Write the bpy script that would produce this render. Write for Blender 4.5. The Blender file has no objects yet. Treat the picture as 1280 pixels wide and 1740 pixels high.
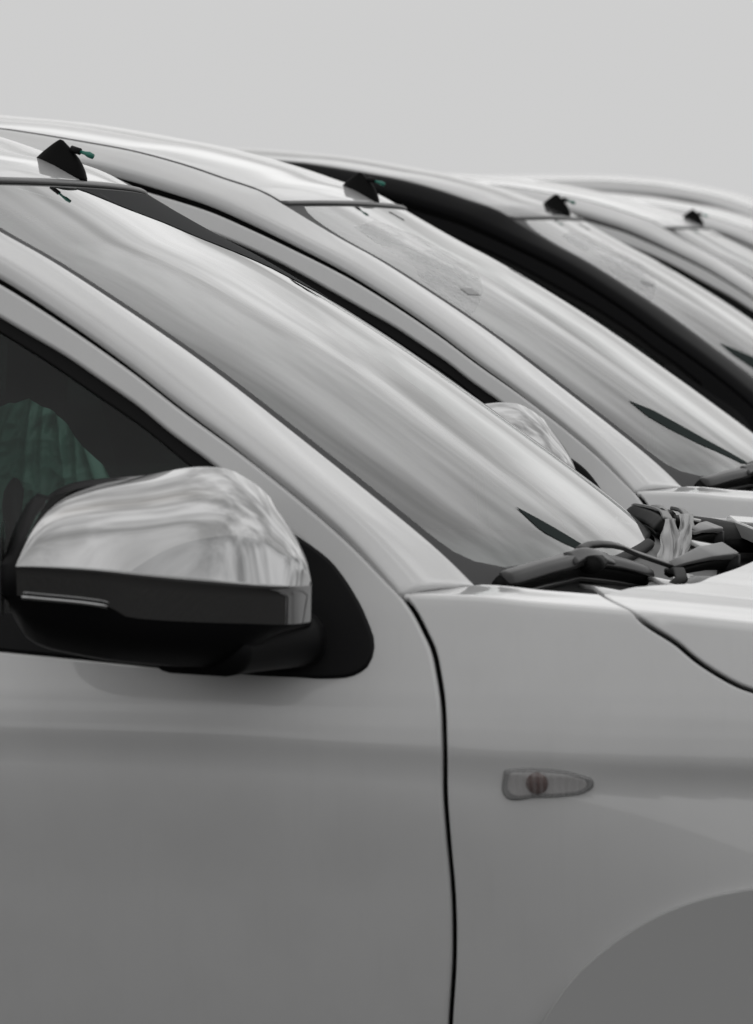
import bpy, math, random
import numpy as np
from mathutils import Vector
from mathutils.geometry import delaunay_2d_cdt

C = bpy.context.scene
COL = C.collection
rng = np.random.default_rng(7)
random.seed(7)

# ------------------------------------------------------------------ camera
# Car frame of the nearest car: +x forward, +y away from the camera, z up,
# origin below the foot of its near A-pillar, ground at z = 0. Eye height 1.60 m.
TH = math.radians(11.3947)           # camera axis against the row of cars
PITCH = math.radians(3.7760)
cam_d = bpy.data.cameras.new('camera')
cam = bpy.data.objects.new('camera', cam_d)
COL.objects.link(cam)
cam.location = (0.9019, -5.8428, 1.60)
cam.rotation_euler = (math.pi / 2 - PITCH, 0, TH)
cam_d.sensor_fit = 'HORIZONTAL'
cam_d.sensor_width = 36.0
cam_d.lens = 36.0 * 6500 / 1280
cam_d.clip_start = 0.1
cam_d.clip_end = 3000
cam_d.dof.use_dof = True
cam_d.dof.focus_distance = 6.3
cam_d.dof.aperture_fstop = 11.0
C.camera = cam

# ------------------------------------------------------------------ world (overcast)
SUN_EL, SUN_AZ = math.radians(68), math.radians(315)   # veiled sun, high beyond the cars
wd = bpy.data.worlds.new("World")
C.world = wd
wd.use_nodes = True
nt = wd.node_tree
nt.nodes.clear()
N = lambda t, tree=nt, **k: _node(tree, t, k)


def _node(tree, t, k):
    n = tree.nodes.new(t)
    for a, b in k.items():
        setattr(n, a, b)
    return n


def mth(tree, op, a, b=None, c=None, clamp=False):
    n = tree.nodes.new('ShaderNodeMath')
    n.operation = op
    n.use_clamp = clamp
    for i, v in enumerate((a, b, c)):
        if v is None:
            continue
        if isinstance(v, (int, float)):
            n.inputs[i].default_value = v
        else:
            tree.links.new(v, n.inputs[i])
    return n.outputs[0]


def smooth(tree, v, lo, hi, a=0.0, b=1.0):
    n = tree.nodes.new('ShaderNodeMapRange')
    n.interpolation_type = 'SMOOTHSTEP'
    tree.links.new(v, n.inputs[0])
    for i, x in enumerate((lo, hi, a, b)):
        n.inputs[i + 1].default_value = x
    return n.outputs[0]


sky = N('ShaderNodeTexSky')
sky.sky_type = 'NISHITA'
sky.sun_disc = False
sky.sun_elevation = SUN_EL
sky.sun_rotation = SUN_AZ
sky.dust_density = 6.0
sky.air_density = 2.0
tc = N('ShaderNodeTexCoord')
sep = N('ShaderNodeSeparateXYZ')
nt.links.new(tc.outputs['Generated'], sep.inputs[0])
zz = mth(nt, 'MAXIMUM', sep.outputs[2], 0.0)
den = mth(nt, 'ADD', zz, 0.42)
cx = mth(nt, 'DIVIDE', sep.outputs[0], den)
cy = mth(nt, 'DIVIDE', sep.outputs[1], den)
comb = N('ShaderNodeCombineXYZ')
nt.links.new(cx, comb.inputs[0])
nt.links.new(cy, comb.inputs[1])
n1 = N('ShaderNodeTexNoise')
n1.inputs['Scale'].default_value = 2.7
n1.inputs['Detail'].default_value = 7
n1.inputs['Roughness'].default_value = 0.52
n1.inputs['Distortion'].default_value = 0.35
nt.links.new(comb.outputs[0], n1.inputs['Vector'])
cl = smooth(nt, n1.outputs[0], 0.33, 0.68)
amp = smooth(nt, zz, 0.06, 0.16)
# CIE overcast rise from the horizon to the zenith, broken by cloud
up_ = mth(nt, 'MAXIMUM', mth(nt, 'SUBTRACT', zz, 0.055), 0.0)
base = mth(nt, 'MULTIPLY_ADD', up_, 0.08, smooth(nt, zz, 0.055, 0.24, 0.624, 0.80))
side = mth(nt, 'MULTIPLY_ADD', sep.outputs[1], 0.07, 0.93)      # brighter on the side of the veiled sun
base = mth(nt, 'MULTIPLY', base, side)
var = mth(nt, 'MULTIPLY', mth(nt, 'MULTIPLY_ADD', cl, 0.92, -0.56), amp)
lum = mth(nt, 'MULTIPLY', base, mth(nt, 'ADD', var, 1.0))
lum10 = mth(nt, 'MULTIPLY', lum, 10.0)
grey = N('ShaderNodeCombineColor')
for i in range(3):
    nt.links.new(lum10, grey.inputs[i])
mix = N('ShaderNodeMix', data_type='RGBA')
mix.inputs[0].default_value = 0.985      # the cloud layer hides all but a trace of blue
nt.links.new(sky.outputs[0], mix.inputs[6])
nt.links.new(grey.outputs[0], mix.inputs[7])
bg = N('ShaderNodeBackground')
bg.inputs[1].default_value = 0.1
nt.links.new(mix.outputs[2], bg.inputs[0])
wo = N('ShaderNodeOutputWorld')
nt.links.new(bg.outputs[0], wo.inputs[0])

sun_d = bpy.data.lights.new('sun', 'SUN')
sun_d.energy = 0.5
sun_d.angle = math.radians(150)      # a diffuse glow through the whole cloud deck
sun_d.color = (1.0, 0.985, 0.96)
sun = bpy.data.objects.new('sun', sun_d)
COL.objects.link(sun)
sun.rotation_euler = (math.pi / 2 - SUN_EL, 0, math.pi - SUN_AZ)   # azimuth clockwise from +y
sun.location = (0, 0, 20)

C.view_settings.view_transform = 'Standard'
C.view_settings.look = 'None'
C.view_settings.exposure = 0.0
C.view_settings.gamma = 1.0
C.view_settings.use_curve_mapping = False
C.cycles.use_denoising = True
C.cycles.max_bounces = 10
C.cycles.transparent_max_bounces = 16

# ------------------------------------------------------------------ materials
MAT = {}


def pbr(name, col, rough=0.5, metal=0.0, coat=0.0, coat_rough=0.03, spec=0.5, ior=1.5):
    m = bpy.data.materials.new(name)
    m.use_nodes = True
    b = m.node_tree.nodes['Principled BSDF']
    b.inputs['Base Color'].default_value = (*col, 1)
    b.inputs['Roughness'].default_value = rough
    b.inputs['Metallic'].default_value = metal
    b.inputs['Coat Weight'].default_value = coat
    b.inputs['Coat Roughness'].default_value = coat_rough
    b.inputs['Specular IOR Level'].default_value = spec
    b.inputs['IOR'].default_value = ior
    MAT[name] = m
    return m, m.node_tree, b


def dusty(name, col, dust, amount, coat, rough=0.4, scale=9.0):
    """car paint with a thin uneven film of road dust"""
    m, t, b = pbr(name, col, rough, 0, coat, 0.04)
    b.inputs['Coat IOR'].default_value = 1.6
    co = t.nodes.new('ShaderNodeTexCoord')
    no = t.nodes.new('ShaderNodeTexNoise')
    no.inputs['Scale'].default_value = scale
    no.inputs['Detail'].default_value = 6
    t.links.new(co.outputs['Object'], no.inputs['Vector'])
    mp = t.nodes.new('ShaderNodeMapping')
    mp.inputs['Scale'].default_value = (60, 60, 1.5)
    n2 = t.nodes.new('ShaderNodeTexNoise')
    n2.inputs['Scale'].default_value = 1.0
    n2.inputs['Detail'].default_value = 3
    t.links.new(co.outputs['Object'], mp.inputs[0])
    t.links.new(mp.outputs[0], n2.inputs['Vector'])
    a = smooth(t, no.outputs[0], 0.35, 0.75, 0, amount)
    s = smooth(t, n2.outputs[0], 0.5, 0.8, 0, amount * 0.5)
    tot = mth(t, 'ADD', a, s)
    mx = t.nodes.new('ShaderNodeMix')
    mx.data_type = 'RGBA'
    mx.inputs[6].default_value = (*col, 1)
    mx.inputs[7].default_value = (*dust, 1)
    t.links.new(tot, mx.inputs[0])
    t.links.new(mx.outputs[2], b.inputs['Base Color'])
    cr = smooth(t, no.outputs[0], 0.3, 0.8, 0.03, 0.08)
    t.links.new(cr, b.inputs['Coat Roughness'])
    return m


dusty('silver_paint', (0.58, 0.58, 0.58), (0.46, 0.46, 0.46), 0.18, 1.0)
dusty('white_paint', (0.63, 0.63, 0.63), (0.52, 0.52, 0.52), 0.18, 1.0)
dusty('black_paint', (0.004, 0.004, 0.005), (0.012, 0.012, 0.012), 0.3, 1.0, 0.4)
MAT['black_paint'].node_tree.nodes['Principled BSDF'].inputs['Specular IOR Level'].default_value = 0.1
MAT['black_paint'].node_tree.nodes['Principled BSDF'].inputs['Coat IOR'].default_value = 1.33
pbr('black_plastic', (0.005, 0.005, 0.0055), 0.5, spec=0.14)
pbr('black_rubber', (0.003, 0.003, 0.003), 0.65, spec=0.2)
pbr('seal_grey', (0.07, 0.07, 0.07), 0.38)
pbr('void', (0.003, 0.003, 0.003), 0.9, spec=0.1)
pbr('cabin', (0.022, 0.024, 0.024), 0.75)
pbr('headlining', (0.16, 0.17, 0.17), 0.9)
pbr('border', (0.045, 0.045, 0.046), 0.45, spec=0.12)
pbr('bare_steel', (0.55, 0.55, 0.55), 0.3, 1.0)
pbr('alloy', (0.55, 0.55, 0.56), 0.3, 1.0)
pbr('tyre', (0.014, 0.014, 0.014), 0.8)
pbr('green_tip', (0.02, 0.16, 0.12), 0.45)
pbr('amber_bulb', (0.060, 0.018, 0.012), 0.4)
pbr('reflector', (0.40, 0.39, 0.39), 0.5, 0.1)
pbr('arm_grey', (0.15, 0.15, 0.15), 0.42, 0, 0.2)
pbr('flare_paint', (0.40, 0.40, 0.40), 0.6, 0, 0.05, 0.3, spec=0.2)

m, t, b = pbr('chrome', (0.45, 0.45, 0.45), 0.035, 1.0)
co = t.nodes.new('ShaderNodeTexCoord')
no = t.nodes.new('ShaderNodeTexNoise')
no.inputs['Scale'].default_value = 14
no.inputs['Detail'].default_value = 5
t.links.new(co.outputs['Object'], no.inputs['Vector'])
t.links.new(smooth(t, no.outputs[0], 0.35, 0.75, 0.012, 0.030), b.inputs['Roughness'])


def glass_mat(name, glass_or_reflection_tone, ior, dust=0.07):
    m = bpy.data.materials.new(name)
    m.use_nodes = True
    t = m.node_tree
    t.nodes.clear()
    tr = t.nodes.new('ShaderNodeBsdfTransparent')
    tr.inputs[0].default_value = (*glass_or_reflection_tone, 1)
    gl = t.nodes.new('ShaderNodeBsdfGlossy')
    gl.inputs['Roughness'].default_value = 0.0
    gl.inputs['Color'].default_value = (1, 1, 1, 1)
    geo = t.nodes.new('ShaderNodeNewGeometry')
    fr = t.nodes.new('ShaderNodeFresnel')
    io = t.nodes.new('ShaderNodeMapRange')
    t.links.new(geo.outputs['Backfacing'], io.inputs[0])
    io.inputs[3].default_value = ior
    io.inputs[4].default_value = 1 / ior
    t.links.new(io.outputs[0], fr.inputs[0])
    mx = t.nodes.new('ShaderNodeMixShader')
    rr_ = mth(t, 'DIVIDE', mth(t, 'MULTIPLY', fr.outputs[0], 2.0), mth(t, 'ADD', fr.outputs[0], 1.0))   # both faces of the pane
    t.links.new(rr_, mx.inputs[0])
    t.links.new(tr.outputs[0], mx.inputs[1])
    t.links.new(gl.outputs[0], mx.inputs[2])
    # a little dust film scatters light on the outside
    df = t.nodes.new('ShaderNodeBsdfDiffuse')
    df.inputs[0].default_value = (0.45, 0.45, 0.44, 1)
    co = t.nodes.new('ShaderNodeTexCoord')
    no = t.nodes.new('ShaderNodeTexNoise')
    no.inputs['Scale'].default_value = 7
    no.inputs['Detail'].default_value = 8
    t.links.new(co.outputs['Object'], no.inputs['Vector'])
    m2 = t.nodes.new('ShaderNodeMixShader')
    t.links.new(smooth(t, no.outputs[0], 0.3, 0.8, dust * .15, dust), m2.inputs[0])
    t.links.new(mx.outputs[0], m2.inputs[1])
    t.links.new(df.outputs[0], m2.inputs[2])
    out = t.nodes.new('ShaderNodeOutputMaterial')
    t.links.new(m2.outputs[0], out.inputs[0])
    MAT[name] = m


glass_mat('windshield_glass', (0.70, 0.77, 0.75), 1.42)
glass_mat('side_glass', (0.34, 0.43, 0.40), 1.24, 0.018)
m = bpy.data.materials.new('lens')
m.use_nodes = True
t = m.node_tree
t.nodes.clear()
tr = t.nodes.new('ShaderNodeBsdfTransparent')
df = t.nodes.new('ShaderNodeBsdfDiffuse')
df.inputs[0].default_value = (0.55, 0.55, 0.55, 1)
gl = t.nodes.new('ShaderNodeBsdfGlossy')
gl.inputs['Roughness'].default_value = 0.12
wv = t.nodes.new('ShaderNodeTexWave')
wv.inputs['Scale'].default_value = 34
wv.inputs['Distortion'].default_value = 1.5
co = t.nodes.new('ShaderNodeTexCoord')
t.links.new(co.outputs['Object'], wv.inputs['Vector'])
x1 = t.nodes.new('ShaderNodeMixShader')
t.links.new(smooth(t, wv.outputs[1], 0, 1, 0.10, 0.20), x1.inputs[0])
t.links.new(tr.outputs[0], x1.inputs[1])
t.links.new(df.outputs[0], x1.inputs[2])
x2 = t.nodes.new('ShaderNodeMixShader')
x2.inputs[0].default_value = 0.07
t.links.new(x1.outputs[0], x2.inputs[1])
t.links.new(gl.outputs[0], x2.inputs[2])
out = t.nodes.new('ShaderNodeOutputMaterial')
t.links.new(x2.outputs[0], out.inputs[0])
MAT['lens'] = m


m, t, b = pbr('green_film', (0.15, 0.30, 0.24), 0.22)
b.inputs['Transmission Weight'].default_value = 0.0
b.inputs['Subsurface Weight'].default_value = 0.0
m, t, b = pbr('grey_film', (0.22, 0.22, 0.22), 0.2)

m, t, b = pbr('asphalt', (0.045, 0.045, 0.046), 0.9)
co = t.nodes.new('ShaderNodeTexCoord')
no = t.nodes.new('ShaderNodeTexNoise')
no.inputs['Scale'].default_value = 60
no.inputs['Detail'].default_value = 8
t.links.new(co.outputs['Object'], no.inputs['Vector'])
n3 = t.nodes.new('ShaderNodeTexNoise')
n3.inputs['Scale'].default_value = 0.4
n3.inputs['Detail'].default_value = 5
t.links.new(co.outputs['Object'], n3.inputs['Vector'])
cr = t.nodes.new('ShaderNodeMix')
cr.data_type = 'RGBA'
cr.inputs[6].default_value = (0.016, 0.016, 0.016, 1)
cr.inputs[7].default_value = (0.038, 0.037, 0.036, 1)
t.links.new(mth(t, 'MULTIPLY_ADD', no.outputs[0], 0.6, mth(t, 'MULTIPLY', n3.outputs[0], 0.4)), cr.inputs[0])
t.links.new(cr.outputs[2], b.inputs['Base Color'])
bp = t.nodes.new('ShaderNodeBump')
bp.inputs['Strength'].default_value = 0.4
bp.inputs['Distance'].default_value = 0.01
t.links.new(no.outputs[0], bp.inputs['Height'])
t.links.new(bp.outputs[0], b.inputs['Normal'])

# ------------------------------------------------------------------ helpers


def pchip(xs, ys):
    xs = np.array(xs, float)
    ys = np.array(ys, float)
    if xs[0] > xs[-1]:
        xs, ys = xs[::-1], ys[::-1]
    h = np.diff(xs)
    d = np.diff(ys) / h
    m = np.zeros(len(xs))
    m[0], m[-1] = d[0], d[-1]
    for i in range(1, len(xs) - 1):
        if d[i - 1] * d[i] > 0:
            m[i] = 2 * d[i - 1] * d[i] / (d[i - 1] + d[i])

    def g(x):
        x = np.asarray(x, float)
        i = np.clip(np.searchsorted(xs, x) - 1, 0, len(h) - 1)
        t = (x - xs[i]) / h[i]
        v = (ys[i] * (1 + 2 * t) * (1 - t) ** 2 + h[i] * m[i] * t * (1 - t) ** 2
             + ys[i + 1] * t * t * (3 - 2 * t) + h[i] * m[i + 1] * t * t * (t - 1))
        v = np.where(t < 0, ys[0] + m[0] * (x - xs[0]), v)
        return np.where(t > 1, ys[-1] + m[-1] * (x - xs[-1]), v)
    return g


def sst(a, b, x):
    t = np.clip((x - a) / (b - a), 0, 1)
    return t * t * (3 - 2 * t)


def new_obj(name, V, F, mat, parent=None, smooth_=True, normals=None, flip=False):
    me = bpy.data.meshes.new(name)
    F = [tuple(int(i) for i in f) for f in F]
    if flip:
        F = [f[::-1] for f in F]
    me.from_pydata([tuple(map(float, v)) for v in V], [], F)
    me.validate()
    if smooth_:
        me.polygons.foreach_set('use_smooth', [True] * len(me.polygons))
    me.materials.append(MAT[mat])
    me.update()
    if normals is not None:
        me.normals_split_custom_set_from_vertices([tuple(map(float, n)) for n in normals])
    o = bpy.data.objects.new(name, me)
    COL.objects.link(o)
    if parent is not None:
        o.parent = parent
    return o


def empty(name, loc=(0, 0, 0)):
    o = bpy.data.objects.new(name, None)
    o.empty_display_size = 0.2
    COL.objects.link(o)
    o.location = loc
    return o


def tag(o, label, cat=None, group=None, kind=None):
    o['label'] = label
    if cat:
        o['category'] = cat
    if group:
        o['group'] = group
    if kind:
        o['kind'] = kind
    return o


def mirror_of(o, name=None):
    """the part on the other side of the car"""
    src = o.data
    V = np.array([v.co[:] for v in src.vertices])
    V[:, 1] *= -1
    F = [tuple(p.vertices)[::-1] for p in src.polygons]
    me = bpy.data.meshes.new(name or o.name)
    me.from_pydata([tuple(v) for v in V], [], F)
    me.polygons.foreach_set('use_smooth', [p.use_smooth for p in src.polygons])
    for s in src.materials:
        me.materials.append(s)
    me.update()
    if src.has_custom_normals:
        nn = [0] * len(V)
        for lp, cn in zip(src.loops, src.corner_normals):
            nn[lp.vertex_index] = (cn.vector[0], -cn.vector[1], cn.vector[2])
        me.normals_split_custom_set_from_vertices(nn)
    c = bpy.data.objects.new(name or o.name.split('.')[0], me)
    COL.objects.link(c)
    c.parent = o.parent
    return c


def dens(pts, step, closed=True):
    """points every `step` along a polyline"""
    pts = [np.array(p, float) for p in pts]
    out = []
    n = len(pts)
    for i in range(n if closed else n - 1):
        a, b_ = pts[i], pts[(i + 1) % n]
        k = max(1, int(round(np.linalg.norm(b_ - a) / step)))
        for j in range(k):
            out.append(a + (b_ - a) * j / k)
    if not closed:
        out.append(pts[-1])
    return np.array(out)


def spl(pts, step=0.012):
    """smooth open curve through points (centripetal-ish Catmull-Rom)"""
    P = np.array(pts, float)
    ext = np.vstack([2 * P[0] - P[1], P, 2 * P[-1] - P[-2]])
    out = []
    for i in range(1, len(ext) - 2):
        p0, p1, p2, p3 = ext[i - 1:i + 3]
        L = np.linalg.norm(p2 - p1)
        d0 = max(np.linalg.norm(p1 - p0), 1e-6)
        d2 = max(np.linalg.norm(p3 - p2), 1e-6)
        m1 = L * ((p1 - p0) / d0 * L + (p2 - p1) / L * d0) / (L + d0)
        m2 = L * ((p2 - p1) / L * d2 + (p3 - p2) / d2 * L) / (L + d2)
        k = max(2, int(L / step))
        for j in range(k):
            t = j / k
            out.append((2 * t**3 - 3 * t**2 + 1) * p1 + (t**3 - 2 * t**2 + t) * m1
                       + (-2 * t**3 + 3 * t**2) * p2 + (t**3 - t**2) * m2)
    out.append(P[-1])
    return [tuple(p) for p in out]


def surf_n(Q, p, e=5e-4):
    du = Q(p[:, 0] + e, p[:, 1]) - Q(p[:, 0] - e, p[:, 1])
    dv = Q(p[:, 0], p[:, 1] + e) - Q(p[:, 0], p[:, 1] - e)
    n = np.cross(du, dv)
    L = np.linalg.norm(n, axis=1, keepdims=True)
    return n / np.maximum(L, 1e-9), du / (2 * e), dv / (2 * e)


def inpoly(pts, poly):
    x, y = pts[:, 0], pts[:, 1]
    r = np.zeros(len(pts), bool)
    n = len(poly)
    for i in range(n):
        x1, y1 = poly[i]
        x2, y2 = poly[(i + 1) % n]
        c = (y1 > y) != (y2 > y)
        with np.errstate(divide='ignore', invalid='ignore'):
            r ^= c & (x < (x2 - x1) * (y - y1) / (y2 - y1 + 1e-30) + x1)
    return r


def dist_poly(pts, poly):
    d = np.full(len(pts), 1e9)
    n = len(poly)
    for i in range(n):
        a = poly[i]
        b_ = poly[(i + 1) % n]
        ab = b_ - a
        t = np.clip(((pts - a) @ ab) / max(ab @ ab, 1e-12), 0, 1)
        d = np.minimum(d, np.linalg.norm(pts - (a + t[:, None] * ab), axis=1))
    return d


def panel(name, outline, Q, out_dir, mat, parent, sp=(0.02, 0.012), r=0.004, depth=0.022, off=0.0, est=0.012):
    """A pressed panel: the region `outline` of the surface Q(u, v), with its edges folded in."""
    P = dens(outline, est)
    area = 0.5 * np.sum(P[:, 0] * np.roll(P[:, 1], -1) - np.roll(P[:, 0], -1) * P[:, 1])
    if area < 0:
        P = P[::-1]
    # drop coincident points
    keep = np.linalg.norm(P - np.roll(P, 1, 0), axis=1) > est * 0.2
    P = P[keep]
    t1 = P - np.roll(P, 1, 0)
    t2 = np.roll(P, -1, 0) - P
    t1 /= np.linalg.norm(t1, axis=1, keepdims=True)
    t2 /= np.linalg.norm(t2, axis=1, keepdims=True)
    n1 = np.stack([-t1[:, 1], t1[:, 0]], 1)
    n2 = np.stack([-t2[:, 1], t2[:, 0]], 1)
    nb = n1 + n2
    nb /= np.maximum(np.linalg.norm(nb, axis=1, keepdims=True), 1e-6)
    mit = 1 / np.maximum((nb * n1).sum(1), 0.6)
    IN = P + nb * (r * mit)[:, None]
    # interior grid
    lo, hi = IN.min(0), IN.max(0)
    gx = np.arange(lo[0], hi[0], sp[0])
    gy = np.arange(lo[1], hi[1], sp[1])
    G = np.stack(np.meshgrid(gx, gy), -1).reshape(-1, 2)
    G = G[inpoly(G, IN)]
    G = G[dist_poly(G, IN) > min(sp) * 0.45]
    pts = np.vstack([IN, G])
    n = len(IN)
    edges = [(i, (i + 1) % n) for i in range(n)]
    res = delaunay_2d_cdt([Vector(p) for p in pts], edges, [list(range(n))], 1, 1e-6)
    v2 = np.array([v[:] for v in res[0]])
    F = [tuple(f) for f in res[2]]
    orig = res[3]
    first = {}
    for i, o_ in enumerate(orig):
        for k in o_:
            if k < n:
                first.setdefault(k, i)
    ns, du, dv = surf_n(Q, v2)
    sgn = np.sign(ns[len(ns) // 2] @ np.array(out_dir))
    ns = ns * sgn
    V = Q(v2[:, 0], v2[:, 1]) + ns * off
    Ns = ns.copy()
    # fold rings, in 3D
    base = len(V)
    nI, duI, dvI = surf_n(Q, IN)
    nI = nI * sgn
    T = -(duI * nb[:, :1] + dvI * nb[:, 1:])       # outward, in the surface
    T -= nI * (T * nI).sum(1, keepdims=True)
    T /= np.maximum(np.linalg.norm(T, axis=1, keepdims=True), 1e-9)
    B = Q(IN[:, 0], IN[:, 1]) + nI * off
    rings = [[first.get(i, 0) for i in range(n)]]
    spec = [(0.38, 0.92), (0.71, 0.71), (0.92, 0.38), (1.0, 0.0)]
    Vl, Nl = [V], [Ns]
    cnt = base
    for s, c in spec:
        Vl.append(B + T * (r * s) - nI * (r * (1 - c)))
        nn = T * s + nI * c
        Nl.append(nn / np.linalg.norm(nn, axis=1, keepdims=True))
        rings.append(list(range(cnt, cnt + n)))
        cnt += n
    Vl.append(B + T * r - nI * (r + depth))
    Nl.append(T)
    rings.append(list(range(cnt, cnt + n)))
    V = np.vstack(Vl)
    Ns = np.vstack(Nl)
    for a, b_ in zip(rings[:-1], rings[1:]):
        for i in range(n):
            j = (i + 1) % n
            F.append((a[j], a[i], b_[i], b_[j]))
    # orientation: make every face agree with the normals
    FF = []
    for f in F:
        if len(set(f)) < 3:
            continue
        p = V[list(f)]
        fn = np.cross(p[1] - p[0], p[2] - p[0])
        if fn @ Ns[list(f)].mean(0) < 0:
            f = f[::-1]
        FF.append(f)
    return new_obj(name, V, FF, mat, parent, True, Ns)


def grid(name, P, mat, parent, flip=False, wrap=False, smooth_=True, caps=False):
    P = np.asarray(P, float)
    n, m_ = P.shape[:2]
    V = P.reshape(-1, 3)
    F = []
    for i in range(n - 1):
        for j in range(m_ if wrap else m_ - 1):
            k = (j + 1) % m_
            F.append((i * m_ + j, i * m_ + k, (i + 1) * m_ + k, (i + 1) * m_ + j))
    if caps and wrap:
        F.append(tuple(range(m_))[::-1])
        F.append(tuple((n - 1) * m_ + j for j in range(m_)))
    return new_obj(name, V, F, mat, parent, smooth_, None, flip)


def rolled(P, r=0.006, depth=0.02, sides='lrtb', sign=1):
    """add folded-in edge rows/columns to a grid of points"""
    P = np.asarray(P, float)

    def nrm(P):
        a = np.gradient(P, axis=0)
        b_ = np.gradient(P, axis=1)
        n = np.cross(a, b_) * sign
        return n / np.maximum(np.linalg.norm(n, axis=2, keepdims=True), 1e-9)

    def add(P, end):
        n = nrm(P)
        e, e1, nn = (P[0], P[1], n[0]) if end == 0 else (P[-1], P[-2], n[-1])
        T = e - e1
        T = T - nn * (T * nn).sum(1, keepdims=True)
        T /= np.maximum(np.linalg.norm(T, axis=1, keepdims=True), 1e-9)
        rows = [e + T * r * s - nn * r * (1 - c) for s, c in ((.38, .92), (.71, .71), (.92, .38), (1, 0))]
        rows.append(e + T * r - nn * (r + depth))
        rows = np.array(rows)
        return np.concatenate([rows[::-1], P], 0) if end == 0 else np.concatenate([P, rows], 0)
    if 't' in sides:
        P = add(P, 0)
    if 'b' in sides:
        P = add(P, 1)
    P = P.transpose(1, 0, 2)
    sign = -sign
    if 'l' in sides:
        P = add(P, 0)
    if 'r' in sides:
        P = add(P, 1)
    return P.transpose(1, 0, 2)


def sweep(name, path, prof, mat, parent, up=(0, 0, 1), scale=None, smooth_=True, flat=False):
    path = np.asarray(path, float)
    prof = np.asarray(prof, float)
    tg = np.gradient(path, axis=0)
    tg /= np.linalg.norm(tg, axis=1, keepdims=True)
    rows = []
    for i, p in enumerate(path):
        u = np.array(up if np.ndim(up) == 1 else up[i], float)
        sd = np.cross(tg[i], u)
        sd /= np.linalg.norm(sd)
        uu = np.cross(sd, tg[i])
        s = (1, 1) if scale is None else scale[i]
        rows.append([p + sd * a * s[0] + uu * b_ * s[1] for a, b_ in prof])
    return grid(name, rows, mat, parent, wrap=True, caps=True, smooth_=smooth_ and not flat)


def rprof(w, h, r=0.25, k=3):
    """rounded rectangle profile, w wide, h high, centred"""
    rr = min(w, h) * r
    out = []
    for cx_, cy_, a0 in ((w / 2 - rr, h / 2 - rr, 0), (-w / 2 + rr, h / 2 - rr, 90), (-w / 2 + rr, -h / 2 + rr, 180), (w / 2 - rr, -h / 2 + rr, 270)):
        for j in range(k + 1):
            a = math.radians(a0 + 90 * j / k)
            out.append((cx_ + rr * math.cos(a), cy_ + rr * math.sin(a)))
    return out


def circ(r, n=10):
    return [(r * math.cos(2 * math.pi * i / n), r * math.sin(2 * math.pi * i / n)) for i in range(n)]


def lathe(name, prof, n, mat, parent, c, axis_y=True):
    rows = []
    for rad, y in prof:
        rows.append([(c[0] + rad * math.cos(2 * math.pi * i / n), c[1] + y, c[2] + rad * math.sin(2 * math.pi * i / n)) for i in range(n)])
    return grid(name, rows, mat, parent, wrap=True)


def rbox(name, c, s, mat, parent, r=0.03, rot=0.0):
    """softly rounded block (superellipsoid-like lathe of a rounded rectangle)"""
    pr = np.array(rprof(s[0], s[2], 0.35, 4))
    rows = []
    for f, y in ((0.0, -.5), (0.86, -.5), (0.96, -.47), (1, -.42), (1, .42), (.96, .47), (.86, .5), (0.0, .5)):
        q = pr * f
        ca, sa = math.cos(rot), math.sin(rot)
        rows.append([(c[0] + a * ca - b_ * sa, c[1] + y * s[1], c[2] + a * sa + b_ * ca) for a, b_ in q])
    return grid(name, rows, mat, parent, wrap=True)


# ------------------------------------------------------------------ the car's own geometry (metres, car frame)
S0 = pchip([.25, .45, .6, .75, .9, .95, 1.0, 1.06, 1.12, 1.2, 1.3, 1.4, 1.55, 1.7, 1.85],
           [.820, .868, .9000, .9235, .940, .937, .930, .912, .890, .857, .827, .797, .75, .70, .645])
zcrease = pchip([-3, -1.2, -.6, -.36, -.12, 0, .08, .27, .41, 1.2], [.975, .973, .970, .968, .960, .955, .9503, .947, .9464, .944])
zedge = pchip([-.2, -.066, .034, .105, .25, .40, .7, 1.0, 1.2], [1.162, 1.1578, 1.1556, 1.1498, 1.1399, 1.128, 1.10, 1.065, 1.035])


def S(x, z):
    """half width of the body side"""
    x = np.asarray(x, float)
    z = np.asarray(z, float)
    t = .0045 * np.logaddexp(0, (zcrease(x) - z) / .0045)
    g = .0060 + .0050 * sst(-.1, .35, x)
    u = np.clip(t / .045, 0, 1)
    ind = g * (1 - (1 - u) ** 1.8) * np.exp(-np.clip(t - .045, 0, None) / .16 * sst(-.2, .3, x))
    bump = .030 * np.exp(-((x - .68) / .42) ** 2) * (1 - sst(.74, .93, z))
    return S0(z) - ind + bump


A1 = [(.0011, 1.1562), (-.029, 1.1844), (-.0651, 1.215), (-.134, 1.2685), (-.258, 1.361), (-.39, 1.4563), (-.5112, 1.5351), (-.62, 1.601),
      (-.6864, 1.636), (-.762, 1.6787), (-.8105, 1.7071), (-.858, 1.7332), (-.895, 1.7463), (-.934, 1.7583), (-.99, 1.7775), (-1.044, 1.7940),
      (-1.137, 1.8176), (-1.217, 1.8322), (-1.355, 1.855), (-1.417, 1.8634), (-1.8, 1.887), (-2.3, 1.888), (-2.95, 1.86)]
A2 = [(-.0668, 1.1598), (-.1392, 1.2243), (-.2146, 1.2834), (-.3069, 1.3489), (-.3827, 1.3988), (-.4641, 1.4555), (-.5665, 1.52), (-.658, 1.572),
      (-.7825, 1.6314), (-.864, 1.6678), (-.946, 1.7015), (-1.028, 1.727), (-1.12, 1.7526), (-1.215, 1.774), (-1.5, 1.806), (-2.0, 1.825), (-2.95, 1.80)]
z_A1 = pchip([p[0] for p in A1], [p[1] for p in A1])
z_A2 = pchip([p[0] for p in A2], [p[1] for p in A2])
x_A1 = pchip([1.10] + [p[1] for p in A1[:15]], [.062] + [p[0] for p in A1[:15]])
hA1 = lambda z: .72 - .08 * (np.asarray(z) - 1.15) / .55
ZT = 1.7071


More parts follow.
